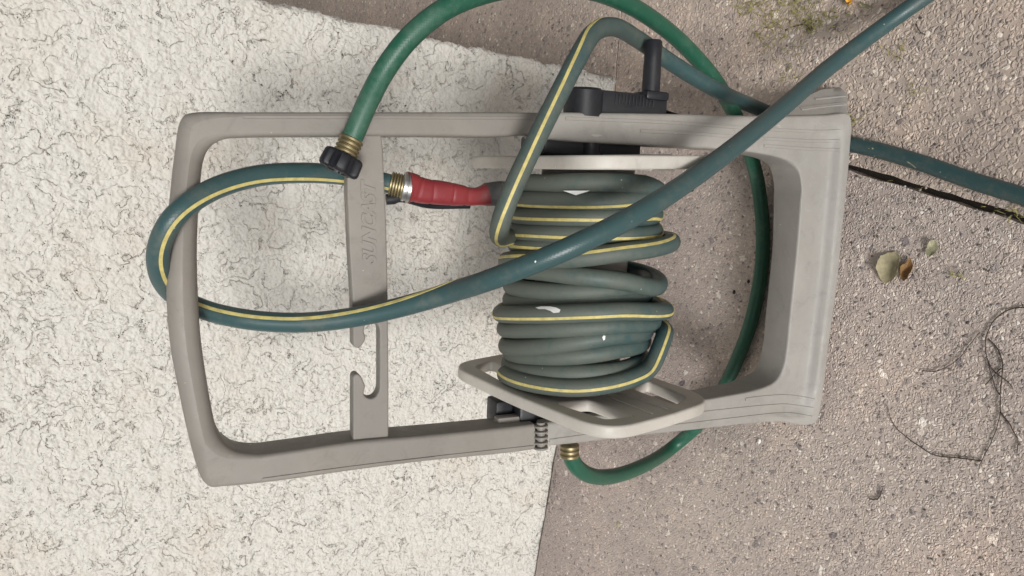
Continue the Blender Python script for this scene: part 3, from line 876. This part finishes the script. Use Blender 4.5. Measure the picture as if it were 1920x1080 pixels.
# green leader hose
RL = .0099
lead = [cv(659.5, 261, -.0195, 0, .45), cv(664, 250, -.020, 0, .4), cv(690, 190, -.030, 0, .3), cv(722, 130, -.045, 0, .25), cv(768, 70, -.055, 0, .25), cv(832, 18, -.060, 0, .2), cv(905, -12, -.055, 0, .15), cv(1000, -28, -.035, 0, .1), cv(1090, -22, -.012, 0, .1),
        cv(1165, 2, .012, 0, .1), cv(1232, 42, .04, 0, .1), cv(1290, 92, .065, 0, .15), cv(1340, 150, .078, 0, .2), cv(1376, 212, .090, 0, .2), cv(1404, 280, .105, 0, .2)]
lead += [gv(1421, 345, .022, 0, .2), gv(1430, 430, RL, 0, .15), gv(1427, 510, RL, 0, .15), gv(1409, 600, RL, 0, .15), gv(1384, 670, RL, 0, .2), gv(1352, 735, RL+.002, 0, .2), gv(1315, 790, .03, 0, .15),
         cv(1262, 838, .19, 0, .1), cv(1200, 876, .12, 0, .1), cv(1140, 894, .07, 0, .1), cv(1098, 888, .035, 0, .1), cv(1075, 868, .022, 0, .1), cv(1068, 850, .02, 0, .1)]
LP = resample(catmull(lead, 12), .005); LP3 = LP[:, :3]
for c in range(3): LP3[:, c] = sm(LP3[:, c], 5)
lbase = ground(1430, 430)
lE = empty('leader_hose', lbase)
tag(lE, 'short bright green leader hose arching over the cart with brass ends and a black coupling', 'garden hose')
link('tube', hose_mesh(LP3, RL, LP[:, 4], 18), M['leader'], lE, smooth=60)
f0, f1 = cart(660.5, 259, -.0195), cart(643, 298, -.0195)
fitting(f0, f1, .0114, 5, M['brass'], 'brass_coupling', lE)
f2 = cart(633.5, 318, -.0195)
axn = (f2-f1).normalized()
def lobes(t, i): return 1+.13*(1 if cos(t*5+.6) > -.1 else -1)*min(1, abs(cos(t*5+.6)+.1)*3)
ko = f1+axn*(-.005)
kl = .018
mesh('coupling_nut', *lathe(ko, axn, [(0, .0138), (.0010, .0158), (.003, .0166), (kl-.004, .0172), (kl-.0015, .0166), (kl, .0148), (kl, .0100), (kl-.008, .009)], 60, lobes), M['black'], lE, smooth=50)
fitting(cart(1068, 832, .02), cart(1068, 858, .02), .0114, 3, M['brass'], 'brass_coupling', lE)

# ============================================================ NOZZLE (red pistol grip)
nz = empty('hose_nozzle', n1)
tag(nz, 'red handled garden hose nozzle hanging behind the crossbar beside the reel', 'hose nozzle')
nY = .034
ctr = [(764, 351, 26.5), (770, 351.5, 25), (785, 356, 22.5), (800, 359, 21.5), (822, 361, 21), (845, 364, 20), (862, 366, 18.5), (880, 368.5, 16.2), (896, 368, 16), (908, 366, 18.5), (912, 365, 19.5)]
Pn = [loc(cart(x, y, nY)) for x, y, r in ctr]
rows = catmull([(p.x, p.y, p.z, r) for p, (x, y, r) in zip(Pn, ctr)], 6)
V = []; F = []; ns = 28
for i, q in enumerate(rows):
    p = np.array(q[:3]); t = np.array(rows[min(i+1, len(rows)-1)][:3])-np.array(rows[max(i-1, 0)][:3]); t /= np.linalg.norm(t)
    side = np.array([t[2], 0, -t[0]]); dep = np.array([0, 1., 0])
    s = i/(len(rows)-1)
    rw = q[3]*.00061
    groove = 1-.045*(((s*6.2) % 1) < .16)*(.1 < s < .72)
    for k in range(ns):
        a = 2*pi*k/ns; ca, sa_ = cos(a), sin(a)
        e_ = .75; cxx = abs(ca)**e_*(1 if ca > 0 else -1); syy = abs(sa_)**e_*(1 if sa_ > 0 else -1)
        v = p+side*cxx*rw*groove+dep*syy*rw*.95*groove
        V.append(L(*v))
for i in range(len(rows)-1):
    for k in range(ns):
        k2 = (k+1) % ns; F.append((i*ns+k, i*ns+k2, (i+1)*ns+k2, (i+1)*ns+k))
F.append(tuple(range(ns))[::-1]); F.append(tuple((len(rows)-1)*ns+k for k in range(ns)))
grip = mesh('grip', V, F, M['red'], nz, smooth=28)
# steel swivel ring
ra, rb = cart(754, 349.5, .036), cart(767, 352, .0345)
mesh('swivel_ring', *lathe(ra, rb-ra, [(0, .0138), (.001, .0152), (.0035, .0152), (.004, .0142), (.005, .0142), (.0055, .0158), (.009, .0158)], 32), M['steel'], nz)
# seam and screw bosses on the grip
# grey head turning away behind the hoses, dark bezel
ha, hb_ = cart(908, 365, nY), cart(944, 362, nY+.004)
mesh('head', *lathe(ha, hb_-ha, [(0, .0110), (.002, .0125), (.014, .0132), (.022, .0135), (.024, .0125)], 28), M['grey_rubber'], nz)
mesh('barrel', *lathe(hb_-CZ*.004, CY*.9-CZ*.3, [(-.012, .0125), (.05, .013), (.055, .011)], 24), M['black'], nz)
la, lb_ = cart(724, 374, .042), cart(752, 371, .040); lc = cart(800, 385, .052); ld = cart(880, 386, .056)
lv = resample(catmull([tuple(la), tuple(cart(738, 373, .041)), tuple(lb_), tuple(lc), tuple(ld)], 8), .004)
mesh('lever', *tube(lv, [.0058 if i < 3 else .0048-.0015*smoothstep(3, 10, i) for i in range(len(lv))], 12), M['black'], nz)

# ============================================================ LITTER ON THE GROUND
def leaf(px, py, poly, mat, curl, label, name='leaf', z=.002, vein=True):
    """fallen leaf: cupped blade with thickness, from its outline in the photograph"""
    c = ground(px, py)
    P = [ground(x, y) for x, y in poly]
    rings = [(0.0, 0), (.35, 1), (.7, 1), (1.0, 1)]
    V = [c+Vector((0, 0, z+.0006))]; F = []
    n = len(P)
    def hgt(p, f): 
        d = p-c; return z+curl*f*f*(.6+.5*sin(atan2(d.y, d.x)*2+px))
    for f in (.3, .6, .85, 1.0):
        for p in P:
            q = c+(p-c)*f; V.append(Vector((q.x, q.y, hgt(p, f))))
    for k in range(n): F.append((0, 1+k, 1+(k+1) % n))
    for r in range(3):
        for k in range(n):
            a = 1+r*n+k; b = 1+r*n+(k+1) % n; F.append((a, b, b+n, a+n))
    m0 = len(V)
    V += [v-Vector((0, 0, .0006)) for v in V]
    F += [tuple(i+m0 for i in reversed(f)) for f in F[:]]
    for k in range(n):
        a = 1+3*n+k; b = 1+3*n+(k+1) % n; F.append((a, a+m0, b+m0, b))
    o = mesh(name, V, F, mat, None, c, 40)
    tag(o, label, 'leaf'); return o
def wavy(cx_, cy_, pts, n=3):
    out = []
    for i in range(len(pts)):
        a, b = pts[i], pts[(i+1) % len(pts)]
        for k in range(n):
            t = k/n; out.append((a[0]+(b[0]-a[0])*t+rnd.uniform(-.7, .7), a[1]+(b[1]-a[1])*t+rnd.uniform(-.7, .7)))
    return out
leaf(1670, 503, wavy(0, 0, [(1656, 480), (1668, 474), (1682, 471), (1690, 480), (1691, 500), (1688, 514), (1676, 526), (1662, 532), (1653, 524), (1648, 503), (1652, 490)]), M['leaf_olive'], .006, 'largest dry olive leaf lying flat on the pavement by a brown curled leaf')
leaf(1702, 508, wavy(0, 0, [(1709, 482), (1714, 497), (1715, 510), (1708, 522), (1698, 527), (1690, 521), (1694, 508), (1698, 497), (1704, 493)]), M['leaf_brown'], .007, 'small orange brown leaf touching the big olive leaf', z=.003)
leaf(1748, 467, wavy(0, 0, [(1742, 461), (1749, 452), (1758, 450), (1762, 462), (1757, 474), (1748, 483), (1741, 477), (1737, 468)]), M['leaf_pale'], .005, 'smallest pale green folded leaf on the pavement')
leaf(1596, 5, wavy(0, 0, [(1590, -4), (1598, -3), (1600, 6), (1597, 12), (1591, 10)]), M['yellow'], .006, 'tiny orange yellow petal on the mossy pavement', 'petal')
leaf(1618, 10, wavy(0, 0, [(1612, 2), (1625, 8), (1640, 14), (1630, 17), (1618, 14)]), M['leaf_pale'], .004, 'thin grey dead leaf next to the yellow petal')

def twig(lines, label, rad=.0009):
    VF = []
    c = ground(*lines[0][0])
    for ln in lines:
        P = [tuple(ground(x, y, .0016+.0012*rnd.random())) for x, y in ln]
        Q = resample(catmull(P, 6), .005)
        Q[:, 2] += np.array([.0006*sin(i*1.7) for i in range(len(Q))])
        VF.append(tube(Q, [rad*.75*(1-.45*i/len(Q)) for i in range(len(Q))], 6))
    o = mesh('twig', *merge(*VF), M['twig'], None, c, 60)
    tag(o, label, 'twig'); return o
twig([[(1925, 576), (1900, 578), (1878, 588), (1862, 603), (1851, 625), (1847, 648), (1851, 672), (1858, 700), (1868, 730), (1875, 742), (1876, 775)],
      [(1853, 635), (1866, 648), (1876, 665), (1880, 690), (1877, 720), (1875, 750), (1875, 775), (1868, 805), (1853, 840), (1840, 865), (1836, 878)],
      [(1876, 773), (1890, 790), (1902, 812), (1908, 820), (1907, 850)], [(1840, 864), (1800, 859), (1750, 853), (1738, 846), (1700, 820), (1675, 795), (1663, 760)],
      [(1851, 672), (1862, 695), (1880, 708), (1892, 718), (1900, 730)], [(1878, 690), (1862, 705), (1848, 722)]], 'long forked brown twig lying at the edge of the pavement', .0010)
twig([[(1728, 695), (1755, 696), (1775, 688), (1798, 672), (1815, 650), (1838, 622)]], 'single thin curved twig lying left of the forked twig', .0008)
twig([[(1630, 935), (1645, 936), (1652, 925), (1655, 915)]], 'short hooked twig alone on the open pavement', .0012)
twig([[(1213, 20), (1240, 38), (1262, 44)]], 'short dark curved twig on the ground behind the green hose', .001)
twig([[(1488, 50), (1510, 46), (1522, 60), (1520, 30)]], 'small dark bent twig lying among the dry moss', .0009)
twig([[(1718, 45), (1725, 60), (1735, 65)]], 'tiny dark twig touching the diagonal teal hose', .0009)
def pebble(px, py, r, mat, label, cat='pebble', fl=.6):
    c = ground(px, py)
    bm = bmesh.new(); bmesh.ops.create_icosphere(bm, subdivisions=2, radius=1)
    for v in bm.verts:
        k = 1+rnd.uniform(-.12, .12); v.co = Vector((v.co.x*r*1.3*k, v.co.y*r*k, v.co.z*r*fl*k))+c+Vector((0, 0, r*fl*.6))
    me = bpy.data.meshes.new('p'); bm.to_mesh(me); bm.free(); me.name = cat
    o = link(cat, me, mat, None, c, 60); tag(o, label, cat)
pebble(1424, 827, .003, M['white'], 'white paint chip on the pavement below the left foot of the cart', 'paint_chip')
pebble(1160, 983, .004, M['leaf_pale'], 'pale grey crumb on the open pavement near the wall', 'pebble', .3)
pebble(1299, 356, .0025, M['black'], 'black seed on the pavement beside the diagonal hose', 'seed')
pebble(1377, 548, .0025, M['soil'], 'dark seed on the pavement inside the cart frame near the green hose', 'seed')
pebble(1404, 528, .0022, M['soil'], 'dark seed right against the green hose inside the frame', 'seed')

# moss wisps and grass bits between the slabs and by the hose: uncountable
V = []; F = []
def wisp(p, l, wd, az, rise):
    d = Vector((cos(az), sin(az), 0)); s = Vector((-sin(az), cos(az), 0))
    b = len(V); cur = rnd.uniform(-.6, .6)
    for k in range(4):
        t = k/3; q = p+d*l*t+s*cur*l*t*t+ZUP*(rise*4*t*(1-t)*.8+.001+rise*t*.3)
        V.append(q-s*wd*(1-t*.8)); V.append(q+s*wd*(1-t*.8))
    for k in range(3): F.append((b+2*k, b+2*k+1, b+2*k+3, b+2*k+2))
spots = [(1440, 15, 40, 40), (1500, 10, 45, 45), (1545, 30, 40, 34), (1440, 60, 34, 40), (1520, 50, 26, 44), (1400, 10, 20, 30), (1480, 30, 60, 60), (1460, 95, 40, 12), (1600, 60, 30, 8), (1680, 100, 30, 14), (1600, 225, 12, 8), (1730, 170, 30, 8), (1480, 140, 20, 10), (1800, 520, 12, 7), (1560, 545, 8, 5), (1900, 400, 20, 8)]
for sx_, sy_, sp_, n_ in spots:
    for _ in range(n_):
        x, y = rnd.gauss(sx_, sp_*.6), rnd.gauss(sy_, sp_*.4)
        wisp(ground(x, y), rnd.uniform(.004, .017), rnd.uniform(.0004, .0009), rnd.uniform(0, 2*pi), rnd.uniform(.001, .004))
for _ in range(25):                                   # debris caught in the open joint
    t = rnd.uniform(-.1, .6); p = jpt(t, rnd.uniform(-GAP, GAP)); p.z = -.006
    wisp(p, rnd.uniform(.004, .014), rnd.uniform(.0003, .0008), atan2(jd.y, jd.x)+rnd.uniform(-.5, .5), .003)
mo = mesh('dry_moss', V, F, M['moss'], None, ground(1500, 30), 0)
tag(mo, 'dry yellow green moss and grass wisps scattered on the pavement', 'moss', kind='stuff')
# loose grit, real little stones standing proud of the slabs
V = []; F = []
ico = bmesh.new(); bmesh.ops.create_icosphere(ico, subdivisions=1, radius=1); ico.verts.ensure_lookup_table()
IV = [v.co.copy() for v in ico.verts]; IF = [tuple(v.index for v in f.verts) for f in ico.faces]; ico.free()
for _ in range(1900):
    px, py = rnd.uniform(1050, 1920), rnd.uniform(0, 1080)
    c = ground(px, py)
    if _ >= 1500: c = Vector((rnd.uniform(-.75, .1), WALL_Y-.012-abs(rnd.gauss(0, .012)), 0)); px = 1500
    if c.y > WALL_Y-.01 or (px < 1180 and py < 200): continue
    r = rnd.uniform(.0007, .0019); b = len(V); az = rnd.uniform(0, 6.28); k1_, k2_ = rnd.uniform(.7, 1.5), rnd.uniform(.35, .7)
    for q in IV:
        x, y = q.x*r*k1_, q.y*r
        V.append(c+Vector((x*cos(az)-y*sin(az), x*sin(az)+y*cos(az), q.z*r*k2_+r*.15)))
    F += [tuple(i+b for i in f) for f in IF]
def grit_mat():
    m, nt, b = newmat('grit_stone'); P = gpos(nt)
    v = N(nt, 'ShaderNodeTexVoronoi'); v.inputs['Scale'].default_value = 120; nt.links.new(P, v.inputs['Vector'])
    s = N(nt, 'ShaderNodeSeparateColor'); nt.links.new(v.outputs['Color'], s.inputs[0])
    nt.links.new(ramp(nt, s.outputs[0], [(0., (.08, .07, .07)), (.3, (.2, .17, .15)), (.7, (.34, .29, .25)), (1., (.55, .52, .47))]), b.inputs['Base Color'])
    b.inputs['Roughness'].default_value = .7; return m
gr = mesh('grit', V, F, grit_mat(), None, ground(1600, 700), 0)
tag(gr, 'loose grit scattered over the pavement', 'grit', kind='stuff')
print('done', len(bpy.data.objects))
